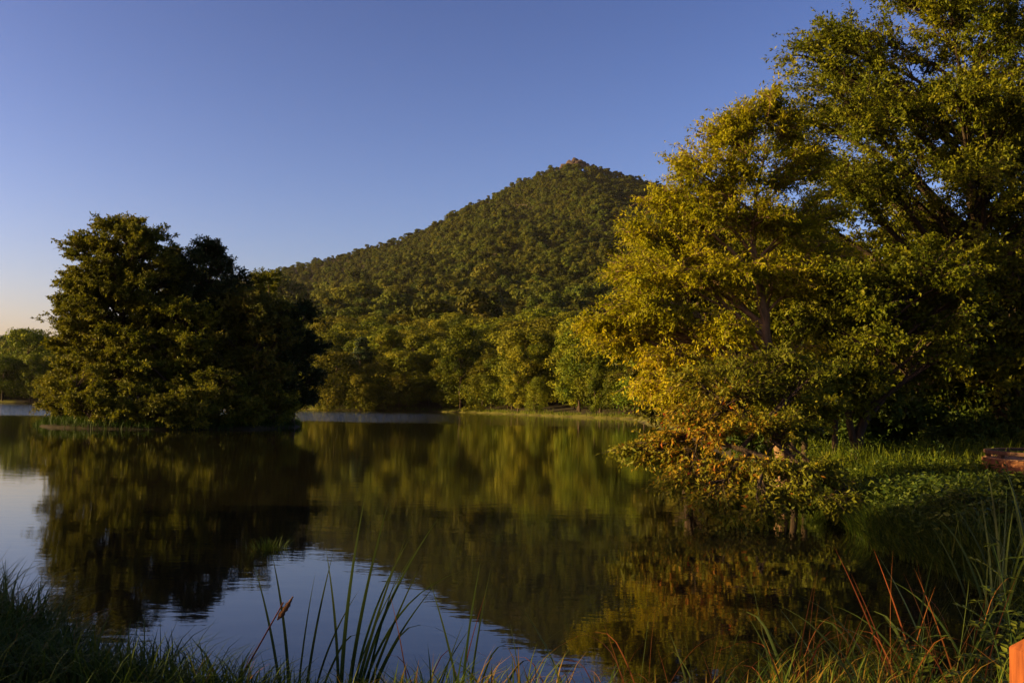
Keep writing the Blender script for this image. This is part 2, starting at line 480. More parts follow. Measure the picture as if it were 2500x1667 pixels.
def shell_lobes(seed, c, r, n, lr, zmin=-.75, fill=.25):
    """lobe centres spread over an ellipsoidal crown"""
    g = rng_(seed); out = []
    k = 0
    while len(out) < n and k < 4000:
        k += 1
        u = norm(g.normal(0, 1, 3))
        if u[2] < zmin: continue
        s = g.uniform(.25, .6) if g.random() < fill else g.uniform(.76, .92)
        p = np.array(c) + np.sign(u) * np.abs(u) ** .86 * np.array(r) * s
        if any(np.linalg.norm(p - o[:3]) < lr * .8 for o in out) and k < 2500: continue
        q = lr * g.uniform(.75, 1.3)
        out.append(np.array([*p, q * g.uniform(.95, 1.25), q * g.uniform(.95, 1.25), q * g.uniform(.6, .85)]))
    return np.array(out)

# far trees: cauliflower crowns of leaf sprays
def far_crown(seed, H, Wd, nl, per, size, zb=.2, shape='round', rough=.4):
    g = rng_(seed); G = Geo()
    for i in range(nl):
        v = g.random() ** .8
        h = zb + (1 - zb) * v
        if shape == 'round':
            prof = math.sqrt(max(0.0, 1 - ((v - .45) / .57) ** 2)) if v > .45 else .72 + .28 * (v / .45)
        elif shape == 'tall':
            prof = (math.sin(pi * min(1, v * .86 + .12))) ** .6 * .8
        elif shape == 'edge':
            prof = math.sqrt(max(0, 1 - v ** 2.2))
        else:
            prof = (1 - v) ** .8 * .95 + .05
        a = g.uniform(0, 2 * pi); rr = Wd / 2 * prof * (g.uniform(.62, .9) if g.random() < .85 else g.uniform(.1, .5))
        lr = (Wd * .12 + .3) * float(np.clip(np.exp(g.normal(0, .33)), .5, 1.9))
        if shape == 'cone': lr *= .55 + .6 * (1 - v)
        c = np.array([cos(a) * rr, sin(a) * rr, min(h * H, H - lr * .6)])
        u = norm(g.normal(0, 1, (per, 3)) + np.array([cos(a) * .35, sin(a) * .35, .35]))
        R = lr * np.array([1.15, 1.15, .5 if shape == 'cone' else .8])
        pos = c + u * R * g.uniform(.6, 1.08, (per, 1))
        nrm = norm(u * .9 + g.normal(0, rough, (per, 3)) + np.array([0, 0, .2]))
        d = np.cross(nrm, norm(g.normal(0, 1, (per, 3))))
        sz = size * g.uniform(.6, 1.35, per)
        pos = pos - d * sz[:, None] * .45
        tint = np.clip(g.random(per) * .4 + g.random() * .6, 0, 1)
        G.add(*leaf_geo(pos, d, nrm, sz, sz * .75, tint, .12))
    return G

def far_trunk(seed, H, r):
    g = rng_(seed)
    P = np.zeros((1, 7, 3)); P[0, :, 2] = np.linspace(-.5, H * .8, 7); P[0, 1:, :2] = np.cumsum(g.normal(0, H * .012, (6, 2)), 0)
    G = Geo(); G.add(*tubes(P, np.linspace(r, r * .25, 7)[None], 7))
    n = 6
    S = P[0][g.integers(2, 6, n)]; a = g.uniform(0, 2 * pi, n)
    E = S + np.stack([np.cos(a), np.sin(a), np.full(n, .9)], 1) * H * .2
    G.add(*tubes(bez(S, (S + E) / 2 + np.array([0, 0, -.3]), E, 5), np.linspace(r * .4, r * .1, 5)[None].repeat(n, 0), 5))
    return G

# ------------------------------------------------------------------ far forest
def far_kind(seed, H, Wd, nl, per, size, zb, shape, leafm, r):
    return (far_crown(seed, H, Wd, nl, per, size, zb, shape).mesh('crown', M[leafm]), far_trunk(seed, H, r).mesh('trunk', M['bark'], True), H, Wd)
KINDS = {
    'round': [far_kind(100 + i, 15, 11, 60, 210, .4, .12, 'round', 'forest_leaf', .3) for i in range(3)],
    'tall': [far_kind(110 + i, 18, 9, 60, 210, .4, .06, 'tall', 'forest_leaf', .3) for i in range(3)],
    'edge': [far_kind(120 + i, 9, 8, 50, 200, .3, .02, 'edge', 'forest_leaf', .16) for i in range(3)],
    'cone': [far_kind(130 + i, 16, 7, 60, 150, .36, .08, 'cone', 'pine_needle', .25) for i in range(2)],
}
SHAPE_WORD = {'round': 'round-crowned', 'tall': 'tall narrow', 'edge': 'low bushy', 'cone': 'dark conical'}
PLACED = []
def far_tree(kind, var, x, y, h, wf=1.0, rz=0.0, label=None, group=None, mat=None):
    cm, tm, H, Wd = KINDS[kind][var % len(KINDS[kind])]
    s = h / H
    e = empty('pine_tree' if kind == 'cone' else 'shore_tree', (x, y, gz(x, y) - .05), rz, (s * wf, s * wf, s))
    link('trunk', tm, e); c = link('crown', cm, e)
    PLACED.append((x, y, h * .3))
    return tag(e, label, 'tree', group)

# trees one can single out along the far shore: kind, variant, x, y, height, width factor, label
NAMED = [
    ('tall', 0, -13.0, 259, 22, 1.05, 'tall pale green tree rising above its neighbours behind the left end of the grassy spit'),
    ('edge', 0, -29.5, 263, 9.5, .8, 'small bright light-green tree standing alone at the far waterline left of the grassy spit'),
    ('edge', 1, -7.0, 248, 9.5, 1.15, 'low rounded bushy tree at the back of the grassy spit, left of the yellow-green one'),
    ('tall', 1, 1.6, 224, 15.0, .95, 'yellow-green bushy tree with foliage to the ground at the middle of the grassy spit'),
    ('edge', 2, 5.6, 213, 7.6, .72, 'small olive tree on the grassy spit beside the dark gap in the woods'),
    ('round', 0, 4.0, 236, 19, 1.05, 'large round dark green tree behind the small olive tree on the grassy spit'),
    ('tall', 2, 16.0, 186, 9.5, .75, 'slender pale tree at the waterline just right of the dark gap in the woods'),
    ('edge', 0, 19.5, 180, 8.0, .9, 'bushy tree trailing to the water at the right end of the far shore'),
    ('round', 1, 17.5, 196, 14.5, 1.0, 'broad tree above the right end of the grassy spit'),
    ('edge', 2, -39.5, 261, 10, .9, 'bushy reddish-green tree at the far waterline beside the island'),
    ('edge', 1, -46, 250, 11, .85, 'dark bushy tree at the far waterline, first one past the right edge of the island'),
    ('tall', 1, -22.5, 273, 17, 1.0, 'tall oval tree at the far shore just left of the pale tall tree'),
    ('round', 2, -171, 350, 24, 1.0, 'round tree standing highest on the far left shore beside the island'),
]
for k, v, x, y, h, wf, lab in NAMED:
    far_tree(k, v, x, y, h, wf, random.Random(int(x * 10)).uniform(0, 6.28), lab)

g = rng_(7)
cand = []
for _ in range(60000):
    y = g.uniform(172, 420)
    b = g.uniform(-.215, .155) if g.random() < .85 else g.uniform(-.525, -.455)
    cand.append((b * y, y))
cand = np.array(cand)
cs = sdf_lake(cand[:, 0], cand[:, 1])
order = np.argsort(cs)
n_ind = 0
FRONT = []
for i in order:
    s = cs[i]; x, y = cand[i]
    if s < 3.5 or s > 105: continue
    if -13 < x < 19 and s < 7.5: continue                 # the open grassy spit
    if 7.5 < x < 13.5 and s < 20: continue                # the dark gap
    if x < -100 and s > 60: continue
    sp = 6.2 if s < 12 else 8.2 + s * .02
    if any((x - p[0]) ** 2 + (y - p[1]) ** 2 < sp * sp for p in PLACED): continue
    r = g.random()
    if s < 10: kind, h = ('edge', g.uniform(7, 12)) if r < .5 else ('tall', g.uniform(12, 18)) if r < .8 else ('round', g.uniform(12, 16))
    elif s < 26: kind, h = ('round', g.uniform(13, 18)) if r < .5 else ('tall', g.uniform(14, 20)) if r < .9 else ('cone', g.uniform(14, 19))
    else: kind, h = ('round', g.uniform(13, 19)) if r < .66 else ('tall', g.uniform(14, 19)) if r < .97 else ('cone', g.uniform(14, 18))
    side = 'far left shore' if x < -100 else 'far shore below the mountain'
    row = 'at the waterline of' if s < 12 else 'in the woods behind the waterline of' if s < 40 else 'on the wooded slope above'
    lab = f"{SHAPE_WORD[kind]} tree {row} the {side}"
    o = far_tree(kind, int(g.integers(0, 3)), x, y, h, g.uniform(1.0, 1.4), g.uniform(0, 6.28), lab, f'{SHAPE_WORD[kind]} trees {row} the {side}')
    if s < 12: FRONT.append((x / y, side, kind, o))
    n_ind += 1
    if n_ind >= 240: break

def nth(k):
    return f"{k}{'th' if 10 <= k % 100 <= 20 else {1: 'st', 2: 'nd', 3: 'rd'}.get(k % 10, 'th')}"
for side, start in (('far left shore', 'from the picture edge'), ('far shore below the mountain', 'from the island')):
    for k, (b, _, kind, o) in enumerate(sorted([f for f in FRONT if f[1] == side], key=lambda f: f[0])):
        o['label'] = f"{SHAPE_WORD[kind]} tree on the {'far left' if 'left' in side else 'far'} waterline, {nth(k + 1)} {start}"

# the wooded mountain: thousands of crowns that read as one mass
src = bpy.data.collections.new('hill_tree_kinds')
for i in range(6):
    shp = ['round', 'round', 'edge', 'tall', 'round', 'edge'][i]
    G = far_crown(200 + i, [9, 10, 8, 11, 9, 8][i], [10, 11.5, 10, 8.5, 9, 12][i], 24, 110, .7, .12, shp, .25)
    o = bpy.data.objects.new('hill_tree_kind', G.mesh('hill_crown', M['hill_leaf']))
    src.objects.link(o)
g = rng_(77)
yy = []; 
n = 60000
y = np.sqrt(g.uniform(170 ** 2, 1680 ** 2, n)); b = g.uniform(-.60, .60, n); x = b * y
s = sdf_lake(x, y)
keep = s > 4
# thin the mass by distance: a jittered grid of cells
cell = 6.4
key = np.floor(x / cell).astype(np.int64) * 100000 + np.floor(y / cell).astype(np.int64)
_, first = np.unique(key, return_index=True)
mk = np.zeros(n, bool); mk[first] = True
keep &= mk
# where single trees already stand there is no mass
ind = ((s < 108) & (x / y > -.215) & (x / y < .155)) | ((s < 62) & (x < -100) & (x / y > -.525))
keep &= ~ind
keep &= ~((np.abs(x - 99) < 26) & (y > 1583))      # bare summit
keep &= ~((x > 5) & (x < 24) & (y < 60))
x = x[keep]; y = y[keep]; s = s[keep]
z = ground(x, y) - .8
pts = bpy.data.meshes.new('mountain_forest')
pts.vertices.add(len(x)); pts.vertices.foreach_set('co', np.stack([x, y, z], 1).astype(np.float32).ravel())
sc_ = pts.attributes.new('size', 'FLOAT', 'POINT')
big = np.where((y < 420) & (x > -90), 1.45, np.where(y < 700, 1.25, 1.0)) * np.exp(g.normal(-.27, .33, len(x))) * np.clip(1.0 - (y - 1250) / 1500, .7, 1)
sc_.data.foreach_set('value', big.astype(np.float32))
fo = link('mountain_forest', pts)
tag(fo, 'dense olive-green broadleaf forest covering the whole mountainside', 'forest', kind='stuff')
ng = bpy.data.node_groups.new('scatter_crowns', 'GeometryNodeTree')
ng.interface.new_socket('Geometry', in_out='INPUT', socket_type='NodeSocketGeometry')
ng.interface.new_socket('Geometry', in_out='OUTPUT', socket_type='NodeSocketGeometry')
gi = ng.nodes.new('NodeGroupInput'); go = ng.nodes.new('NodeGroupOutput')
iop = ng.nodes.new('GeometryNodeInstanceOnPoints')
ci = ng.nodes.new('GeometryNodeCollectionInfo'); ci.inputs['Collection'].default_value = src
ci.inputs['Separate Children'].default_value = True; ci.inputs['Reset Children'].default_value = True
iop.inputs['Pick Instance'].default_value = True
rv = ng.nodes.new('FunctionNodeRandomValue'); rv.data_type = 'FLOAT_VECTOR'
rv.inputs[0].default_value = (-.08, -.08, 0); rv.inputs[1].default_value = (.08, .08, 6.28)
na_ = ng.nodes.new('GeometryNodeInputNamedAttribute'); na_.data_type = 'FLOAT'; na_.inputs[0].default_value = 'size'
ng.links.new(gi.outputs[0], iop.inputs['Points']); ng.links.new(ci.outputs[0], iop.inputs['Instance'])
ng.links.new(rv.outputs[0], iop.inputs['Rotation']); ng.links.new(na_.outputs[0], iop.inputs['Scale'])
ng.links.new(iop.outputs[0], go.inputs[0])
md = fo.modifiers.new('scatter', 'NODES'); md.node_group = ng

# summit rocks
def boulder(seed, r):
    import bmesh
    bm = bmesh.new(); bmesh.ops.create_icosphere(bm, subdivisions=2, radius=1)
    g = rng_(seed)
    cuts = norm(g.normal(0, 1, (9, 3))); off = g.uniform(.55, .85, 9)
    for v in bm.verts:
        p = np.array(v.co)
        for c, o in zip(cuts, off):
            e = p @ c - o
            if e > 0: p = p - c * e
        v.co = p * r
    me = bpy.data.meshes.new('boulder'); bm.to_mesh(me); bm.free()
    return me
rk = empty('rock_outcrop', (98, 1600, gz(98, 1600)))
g = rng_(5)
bms = [boulder(i, 1.0) for i in range(5)]
for me in bms: me.materials.append(M['rock'])
for i, (dx, dy, dz, r) in enumerate([(0, 0, 5, 8), (-9, -2, 1, 8), (-17, -3, -5, 7), (-5, -6, -2, 8), (7, -3, 2, 7), (3, -8, -4, 7), (-13, -8, -8, 7), (13, -2, -3, 6), (20, -1, -4, 5), (28, 0, -6, 5),
                                      (9, -9, -9, 6), (-22, -5, -11, 6), (-2, -12, -10, 7), (1, 1, 11, 4), (-4, 0, 9, 4), (17, -8, -10, 5), (-9, -14, -13, 6)]):
    o = link('boulder', bms[i % 5], rk)
    zz = gz(98 + dx, 1600 + dy) - gz(98, 1600)
    o.location = (dx, dy, zz + 1.0 + (dz + 8) * .28); o.rotation_euler = tuple(g.uniform(0, 6, 3)); o.scale = (r * 1.1, r * .9, r * .75)
tag(rk, 'bare pinkish rock outcrop crowning the mountain summit', 'rock outcrop')

# ------------------------------------------------------------------ trees on the right bank
def Bz(x, y): return (x, y, gz(x, y) - .05)

ash = [(6.45, 25, 9.7, .45, .6, .7), (6.95, 25.2, 9.1, .5, .6, .8), (5.9, 25, 9.2, .45, .6, .6), (5.2, 24.8, 8.8, .55, .7, .6), (4.4, 24.8, 8.0, .65, .8, .6),
       (5.6, 24.5, 7.9, .9, .9, .7), (6.8, 24.9, 7.9, .8, 1, .7), (3.75, 24.8, 7.2, .6, .7, .6), (3.3, 24.6, 6.3, .65, .9, .5), (4.6, 24.2, 6.8, .9, 1, .7),
       (5.9, 24.2, 6.6, .8, 1, .6), (7.0, 24.6, 6.5, .8, 1, .7), (2.95, 24.6, 5.3, .65, .9, .5), (4.0, 24, 5.5, .9, 1, .6), (5.2, 23.9, 5.2, .7, 1, .5),
       (2.6, 24.6, 4.3, .7, .9, .4), (3.6, 24, 4.3, .9, 1, .5), (4.9, 23.8, 4.0, .8, 1, .45), (7.3, 24.5, 5.1, .6, .9, .6), (2.7, 24.8, 3.5, .7, .9, .35),
       (3.7, 24.2, 3.2, .9, 1, .4), (4.9, 24, 2.9, 1, 1, .4), (6.1, 24, 2.7, .9, 1, .4), (7.2, 24.4, 3.4, .7, .8, .5), (2.1, 24.9, 4.0, .35, .5, .2),
       (5.0, 26.2, 7.4, 1, 1, .8), (6.4, 26.4, 7.0, 1, 1, .8), (4.0, 26.2, 5.8, 1, 1, .7), (5.6, 26.6, 5.6, 1.1, 1, .7), (7.0, 26.3, 5.4, 1, 1, .7),
       (7.7, 25.2, 8.3, .6, .7, .6), (7.9, 25.2, 7.1, .7, .8, .6), (8.0, 25.2, 5.9, .7, .8, .6), (4.0, 24.6, 6.2, .8, .8, .6), (5.0, 24.4, 7.4, .8, .8, .6), (6.4, 24.4, 5.4, .6, .6, .4), (3.2, 24.4, 4.8, .7, .8, .5), (4.2, 23.8, 2.3, .9, .8, .4), (5.4, 23.8, 2.1, .9, .8, .4), (3.4, 24.2, 2.5, .7, .7, .35),
       (3.6, 26, 4.2, 1, 1, .6), (5.2, 26.4, 3.8, 1.1, 1, .6), (6.8, 26.4, 3.6, 1, 1, .6), (5.8, 25.6, 8.8, .8, .8, .6)]
tr1 = [(6.89, 25, gz(6.89, 25) - .3), (6.72, 25, 1.2), (6.5, 24.9, 2.5), (6.37, 24.85, 3.7), (6.3, 24.85, 4.6), (6.05, 24.9, 5.8), (6.1, 25, 7.2), (6.35, 25, 8.6)]
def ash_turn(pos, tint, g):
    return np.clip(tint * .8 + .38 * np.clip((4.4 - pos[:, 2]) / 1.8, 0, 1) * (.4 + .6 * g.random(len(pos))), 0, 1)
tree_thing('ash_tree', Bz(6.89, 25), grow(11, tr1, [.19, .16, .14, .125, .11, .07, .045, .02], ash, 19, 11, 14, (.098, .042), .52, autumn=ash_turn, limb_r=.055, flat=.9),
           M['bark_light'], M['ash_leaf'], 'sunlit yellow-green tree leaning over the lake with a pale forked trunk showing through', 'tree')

big = shell_lobes(21, (14.2, 30.5, 9.3), (6.6, 4.6, 8.0), 108, 1.35, -.92, .38)
tr2 = [(14.9, 30, .2), (14.7, 30, 2.5), (14.3, 30.2, 5), (14.2, 30.4, 7.5), (14.0, 30.4, 10), (13.8, 30.5, 13)]
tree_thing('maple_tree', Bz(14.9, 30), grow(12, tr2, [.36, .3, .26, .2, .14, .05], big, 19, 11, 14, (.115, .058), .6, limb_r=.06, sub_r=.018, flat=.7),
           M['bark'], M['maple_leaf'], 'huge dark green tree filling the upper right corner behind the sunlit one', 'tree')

lob3 = shell_lobes(23, (9.5, 24.6, 4.2), (1.9, 1.7, 2.0), 20, .62, -.6)
tr3 = [(8.46, 24.5, .1), (8.44, 24.5, 1.0), (8.72, 24.5, 1.9), (9.1, 24.5, 3.0), (9.3, 24.5, 4.4)]
t3 = tree_thing('maple_tree', Bz(8.46, 24.5), grow(13, tr3, [.15, .13, .11, .08, .04], lob3, 15, 9, 10, (.105, .062), .42, limb_r=.05),
           M['bark'], M['maple_leaf'], 'tree with a trunk forked low in a Y, beside the bright meadow grass', 'tree')
# its second stem
st = Geo(); st.add(*tubes(bez(np.array([[0, 0, .75]]), np.array([[-.25, 0, 1.6]]), np.array([[-.3, 0, 2.9]]), 9), np.linspace(.1, .05, 9)[None], 9))
link('second_stem', st.mesh('second_stem', M['bark'], True), t3)

for i, (x, y, h, cx, lab) in enumerate([(7.85, 24.2, 3.6, 7.9, 'slim straight sapling just left of the forked trunk'),
                                        (7.25, 24.6, 3.4, 7.0, 'slim sapling between the pale forked tree and its straight neighbour'),
                                        (6.4, 22.6, 3.0, 6.1, 'thin leaning sapling nearest the water under the sunlit tree')]):
    lb = shell_lobes(30 + i, (cx, y - .1, h * .72), (1.0, 1.0, h * .24), 10, .45, -.6)
    tr = [(x, y, .1), (x + .02, y, h * .35), (cx, y, h * .65), (cx, y, h * .9)]
    tree_thing('sapling', Bz(x, y), grow(40 + i, tr, [.085, .075, .05, .02], lb, 12, 8, 10, (.1, .055), .38, limb_r=.03, sub_r=.014),
               M['bark'], M['maple_leaf'], lab, 'tree', merge_limbs=True)

# the tree that leans out low over the water, turning orange at its tips
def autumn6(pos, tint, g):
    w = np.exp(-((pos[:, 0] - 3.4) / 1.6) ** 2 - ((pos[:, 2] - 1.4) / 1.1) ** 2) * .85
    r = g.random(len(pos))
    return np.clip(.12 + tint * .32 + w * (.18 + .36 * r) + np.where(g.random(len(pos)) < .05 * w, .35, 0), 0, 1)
lean = [(2.35, 18.6, 1.12, .45, .4, .14), (2.9, 18.6, 1.35, .5, .5, .2), (3.3, 18.5, 1.75, .55, .6, .25), (3.2, 18.2, 1.0, .5, .5, .25), (3.9, 18.6, 2.1, .6, .6, .3),
        (4.5, 18.5, 2.35, .65, .6, .3), (5.2, 18.6, 2.2, .6, .6, .3), (4.2, 18.8, 2.7, .6, .6, .3), (5.0, 18.8, 2.9, .65, .6, .3), (5.7, 18.8, 2.6, .5, .6, .3), (3.5, 18.8, 2.4, .55, .6, .28), (3.7, 18, 1.45, .6, .6, .25), (4.4, 18, 1.65, .65, .6, .3), (5.1, 18, 1.6, .6, .6, .3),
        (3.2, 17.6, .68, .5, .5, .2), (3.8, 17.4, .85, .6, .5, .25), (4.5, 17.4, 1.0, .6, .6, .25), (3.5, 17.0, .42, .5, .5, .16), (4.1, 16.9, .5, .6, .5, .18),
        (4.7, 16.8, .55, .6, .5, .2), (5.2, 17, .85, .55, .5, .25), (5.3, 16.4, .5, .45, .4, .18), (4.0, 16.3, .28, .5, .4, .12)]
tr6 = [(6.35, 17.6, .15), (5.9, 17.6, .55), (5.3, 17.6, .82), (4.6, 17.7, 1.02), (4.0, 17.9, 1.25), (3.4, 18.1, 1.35)]
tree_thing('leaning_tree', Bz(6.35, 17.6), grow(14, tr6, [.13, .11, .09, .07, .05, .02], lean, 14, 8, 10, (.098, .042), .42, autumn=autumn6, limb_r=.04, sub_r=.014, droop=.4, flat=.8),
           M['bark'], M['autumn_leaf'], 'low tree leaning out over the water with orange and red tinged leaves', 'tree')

# medium-detail trees: island, behind the right bank, left of the camera
def mid_tree(name, seed, base, h, c, r, n, lr, leafm, label, cat='tree', group=None, leaf=(.18, .1), nsub=12, ntw=8, nlf=10, r0=.2, wood='bark', pine=False, extra=None):
    x, y = base
    zb = gz(x, y)
    if pine:
        g = rng_(seed); lobes = []
        H0 = h * .18
        k = int((h - H0) / .95)
        for i in range(k):
            v = i / max(1, k - 1); zz = zb + H0 + (h - H0) * v * .96
            R = r[0] * (1 - v) ** .5 + .55
            lobes.append((c[0], c[1], zz, R * .5, R * .5, .5))
            m = max(3, int(6 * (1 - v)) + 1); a0 = g.uniform(0, 6)
            for j in range(m):
                a = a0 + j * 2 * pi / m + g.uniform(-.3, .3); q = R * g.uniform(.5, .85)
                lobes.append((c[0] + cos(a) * q, c[1] + sin(a) * q, zz + g.uniform(-.25, .25), R * .42 + .15, R * .42 + .15, .34))
        lobes = np.array(lobes)
    else:
        lobes = shell_lobes(seed, c, r, n, lr)
        if extra: lobes = np.concatenate([lobes, shell_lobes(seed + 7, *extra)])
    tr = [(x, y, zb - .3), (x + (c[0] - x) * .2, y, zb + h * .2), (x + (c[0] - x) * .7, c[1], zb + h * .5), (c[0], c[1], zb + h * (.93 if pine else .82))]
    geo = grow(seed + 1, tr, [r0, r0 * .8, r0 * .55, r0 * .15], lobes, nsub, ntw, nlf, leaf, .46 if not pine else .5, limb_r=.08, sub_r=.024, up=.7 if not pine else .3, center=np.array([c[0], c[1], c[2]]))
    return tree_thing(name, (x, y, zb - .05), geo, M[wood], M[leafm], label, cat, group, merge_limbs=True)

mid_tree('broadleaf_tree', 301, (-27.6, 71), 15, (-27.9, 71, 6.0), (4.8, 4.4, 5.4), 110, .95, 'island_leaf', 'tall broad sunlit tree at the left end of the island, highest of the island trees', r0=.3,
         extra=((-27.8, 71, 10.3), (4.7, 3.9, 4.7), 120, .9))
mid_tree('evergreen_tree', 303, (-22.6, 73), 14.0, (-22.6, 73, 8.2), (3.2, 3.0, 5.8), 90, .9, 'dark_leaf', 'dense dark evergreen rising behind the broad island tree, second highest on the island')
mid_tree('broadleaf_tree', 305, (-19, 71.5), 10.2, (-18.7, 71.5, 5.6), (3.4, 3.6, 4.6), 56, 1.0, 'rust_leaf', 'round tree with a faint rust tinge on the shaded right half of the island')
mid_tree('broadleaf_tree', 307, (-19.6, 82), 13.2, (-20.2, 82, 8.6), (2.2, 2.2, 4.6), 24, .9, 'island_leaf', 'slim tree with a yellow-lit tip showing between the two dark island evergreens')
mid_tree('evergreen_tree', 309, (-16.4, 75), 9.9, (-16.4, 75, 5.0), (2.0, 2.2, 4.9), 40, .95, 'dark_leaf', 'black-green evergreen at the right end of the island')
mid_tree('broadleaf_tree', 311, (-30.6, 72), 8.0, (-30.6, 72, 4.4), (1.9, 2.2, 3.8), 34, .9, 'island_leaf', 'smaller leafy tree at the extreme left end of the island')
mid_tree('broadleaf_tree', 313, (-25.2, 79), 12.4, (-25.2, 79, 7.5), (3.4, 3.4, 5.2), 40, 1.1, 'island_leaf', 'dark tree behind the middle of the island')
mid_tree('broadleaf_tree', 315, (-23.2, 69), 8.8, (-23.4, 69, 5.0), (3.0, 2.7, 4.2), 44, .95, 'island_leaf', 'shaded tree in front of the tall dark evergreen on the island')
ib = [(-28.6, 65.6, 4.0, 1.9, 'lit bush at the front of the island below the broad tree'), (-27.0, 64.2, 2.3, 1.4, 'small lit bush at the island waterline'),
      (-24.2, 64.6, 2.2, 1.5, 'dark bush at the island waterline below the shaded tree'), (-20.8, 65.6, 2.4, 1.6, 'dark bush at the island waterline below the rust-tinged tree'),
      (-18.3, 68.0, 2.2, 1.5, 'dark bush at the right end of the island waterline'), (-30.4, 67.5, 2.8, 1.4, 'bush at the left end of the island waterline'),
      (-17.0, 72.0, 3.0, 1.7, 'dark bush under the black-green evergreen'), (-22.4, 64.0, 1.6, 1.2, 'lowest dark bush on the front of the island'),
      (-19.6, 67.2, 3.4, 1.8, 'tall dark bush in front of the rust-tinged island tree')]
for i, (x, y, h, r, lab) in enumerate(ib):
    mid_tree('bush', 330 + i * 2, (x, y), h, (x, y, gz(x, y) + h * .5), (r * 1.1, r * 1.1, h * .6), 20, .55, 'island_leaf', lab, 'bush', leaf=(.15, .085), nsub=9, ntw=7, nlf=9, r0=.07)

# trees behind the right bank
for i, (x, y, h, r, lf, lab) in enumerate([
        (6.6, 37, 10.8, 2.7, 'rust_leaf', 'brownish tree peeping out behind the top left edge of the sunlit tree'),
        (10.5, 36, 8.5, 3.2, 'maple_leaf', 'dark tree behind the forked trunk'),
        (15.5, 39, 9.5, 3.6, 'maple_leaf', 'dark tree behind the huge corner tree'),
        (20.5, 36, 9.0, 3.6, 'maple_leaf', 'dark tree behind the boardwalk at the right edge'),
        (12.5, 46, 11, 3.8, 'maple_leaf', 'shaded tree deep in the wood behind the meadow')]):
    mid_tree('broadleaf_tree', 360 + i * 2, (x, y), h, (x, y, gz(x, y) + h * .52), (r, r, h * .5), 44, 1.05, lf, lab, leaf=(.16, .08))
for i, (x, y, h, r, lab) in enumerate([(11.6, 28.2, 6.4, 2.0, 'leafy understory tree right of the forked trunk'), (14.0, 26.6, 5.6, 1.9, 'leafy understory tree above the boardwalk at the right edge')]):
    mid_tree('understory_tree', 380 + i * 2, (x, y), h, (x, y, gz(x, y) + h * .62), (r, r, h * .36), 24, .75, 'maple_leaf', lab, leaf=(.15, .085), nsub=12, ntw=7, nlf=8, r0=.1)

# unseen trees added left of the viewer, outside the picture, to shade the banks
for i, (x, y, h, r, lab) in enumerate([(-30, 2.0, 6.5, 2.2, 'nearest unseen shade-casting tree added left of the viewer'), (-33, 4.4, 9.8, 2.5, 'second unseen shade-casting tree added left of the viewer'),
                                  (-36, 6.0, 11, 2.6, 'tallest unseen shade-casting tree added left of the viewer'), (-35, 10.2, 8.0, 2.5, 'unseen shade-casting tree added at the lake edge left of the viewer')]):
    mid_tree('unseen_shade_tree', 390 + i * 2, (x, y), h, (x, y, gz(x, y) + h * .5), (r, r, h * .5), 30, 1.0, 'maple_leaf', lab, leaf=(.3, .16), nsub=9, ntw=6, nlf=7)

# ------------------------------------------------------------------ bushes, meadow, undergrowth on the right bank
protos = []
def bush_proto(seed, h, r, lf, leaf):
    lobes = shell_lobes(seed, (0, 0, h * .5), (r, r, h * .5), 12, .33 * r + .05)
    tr = [(0, 0, -.15), (.02, 0, h * .3), (0, .02, h * .6), (0, 0, h * .85)]
    tg, limbs, lg = grow(seed + 1, tr, [.035, .03, .02, .008], lobes, 9, 6, 8, leaf, .28, limb_r=.02, sub_r=.009)
    a = Geo()
    for l in limbs:
        for v, f, t in zip(l.V, l.F, l.T): a.V.append(v); a.F.append(f + a.n); a.T.append(t)
        a.n += l.n
    return (tg.mesh('trunk', M['bark'], True), a.mesh('branches', M['bark'], True), lg.mesh('crown', M[lf]))
BP = [bush_proto(500 + 3 * i, [1.1, .9, 1.3, .8][i], [.75, .8, .7, .7][i], 'bush_leaf', [(.11, .05), (.09, .055), (.13, .05), (.1, .05)][i]) for i in range(4)]
def bush(x, y, s, v, rz, label, group=None):
    e = empty('bush', (x, y, gz(x, y) - .03), rz, s)
    for n, me in zip(('trunk', 'branches', 'crown'), BP[v % 4]): link(n, me, e)
    return tag(e, label, 'bush', group)
g = rng_(31)
nb = 0
spots = [(6.2, 13.8), (6.9, 15.6), (7.6, 15.0), (7.9, 17.0), (7.0, 18.4), (7.9, 19.6), (8.0, 14.2), (8.8, 16.2), (7.2, 12.6), (6.3, 12.9), (9.6, 14.8), (8.6, 12.4), (7.0, 20.8), (6.2, 10.8), (7.6, 10.6), (9.2, 18.0)]
for x, y in spots:
    bush(x, y, (g.uniform(.6, .85), g.uniform(.6, .85), g.uniform(.32, .5)), nb, g.uniform(0, 6.28), 'low leafy bush in the dark undergrowth between the leaning tree and the boardwalk', 'undergrowth bushes on the right bank'); nb += 1
for x, y in [(11.6, 26.0), (10.4, 27.6), (13.6, 25.8), (12.0, 26.6), (14.8, 26.2), (9.6, 28), (13.2, 30), (16.2, 27.6), (10.8, 31), (8.8, 31), (11.6, 33), (14.6, 33), (17.2, 31)]:
    bush(x, y, g.uniform(.9, 1.5) if y < 27.5 else g.uniform(1.6, 2.4), nb, g.uniform(0, 6.28), 'dark bush at the foot of the wood behind the meadow', 'bushes at the back of the meadow'); nb += 1

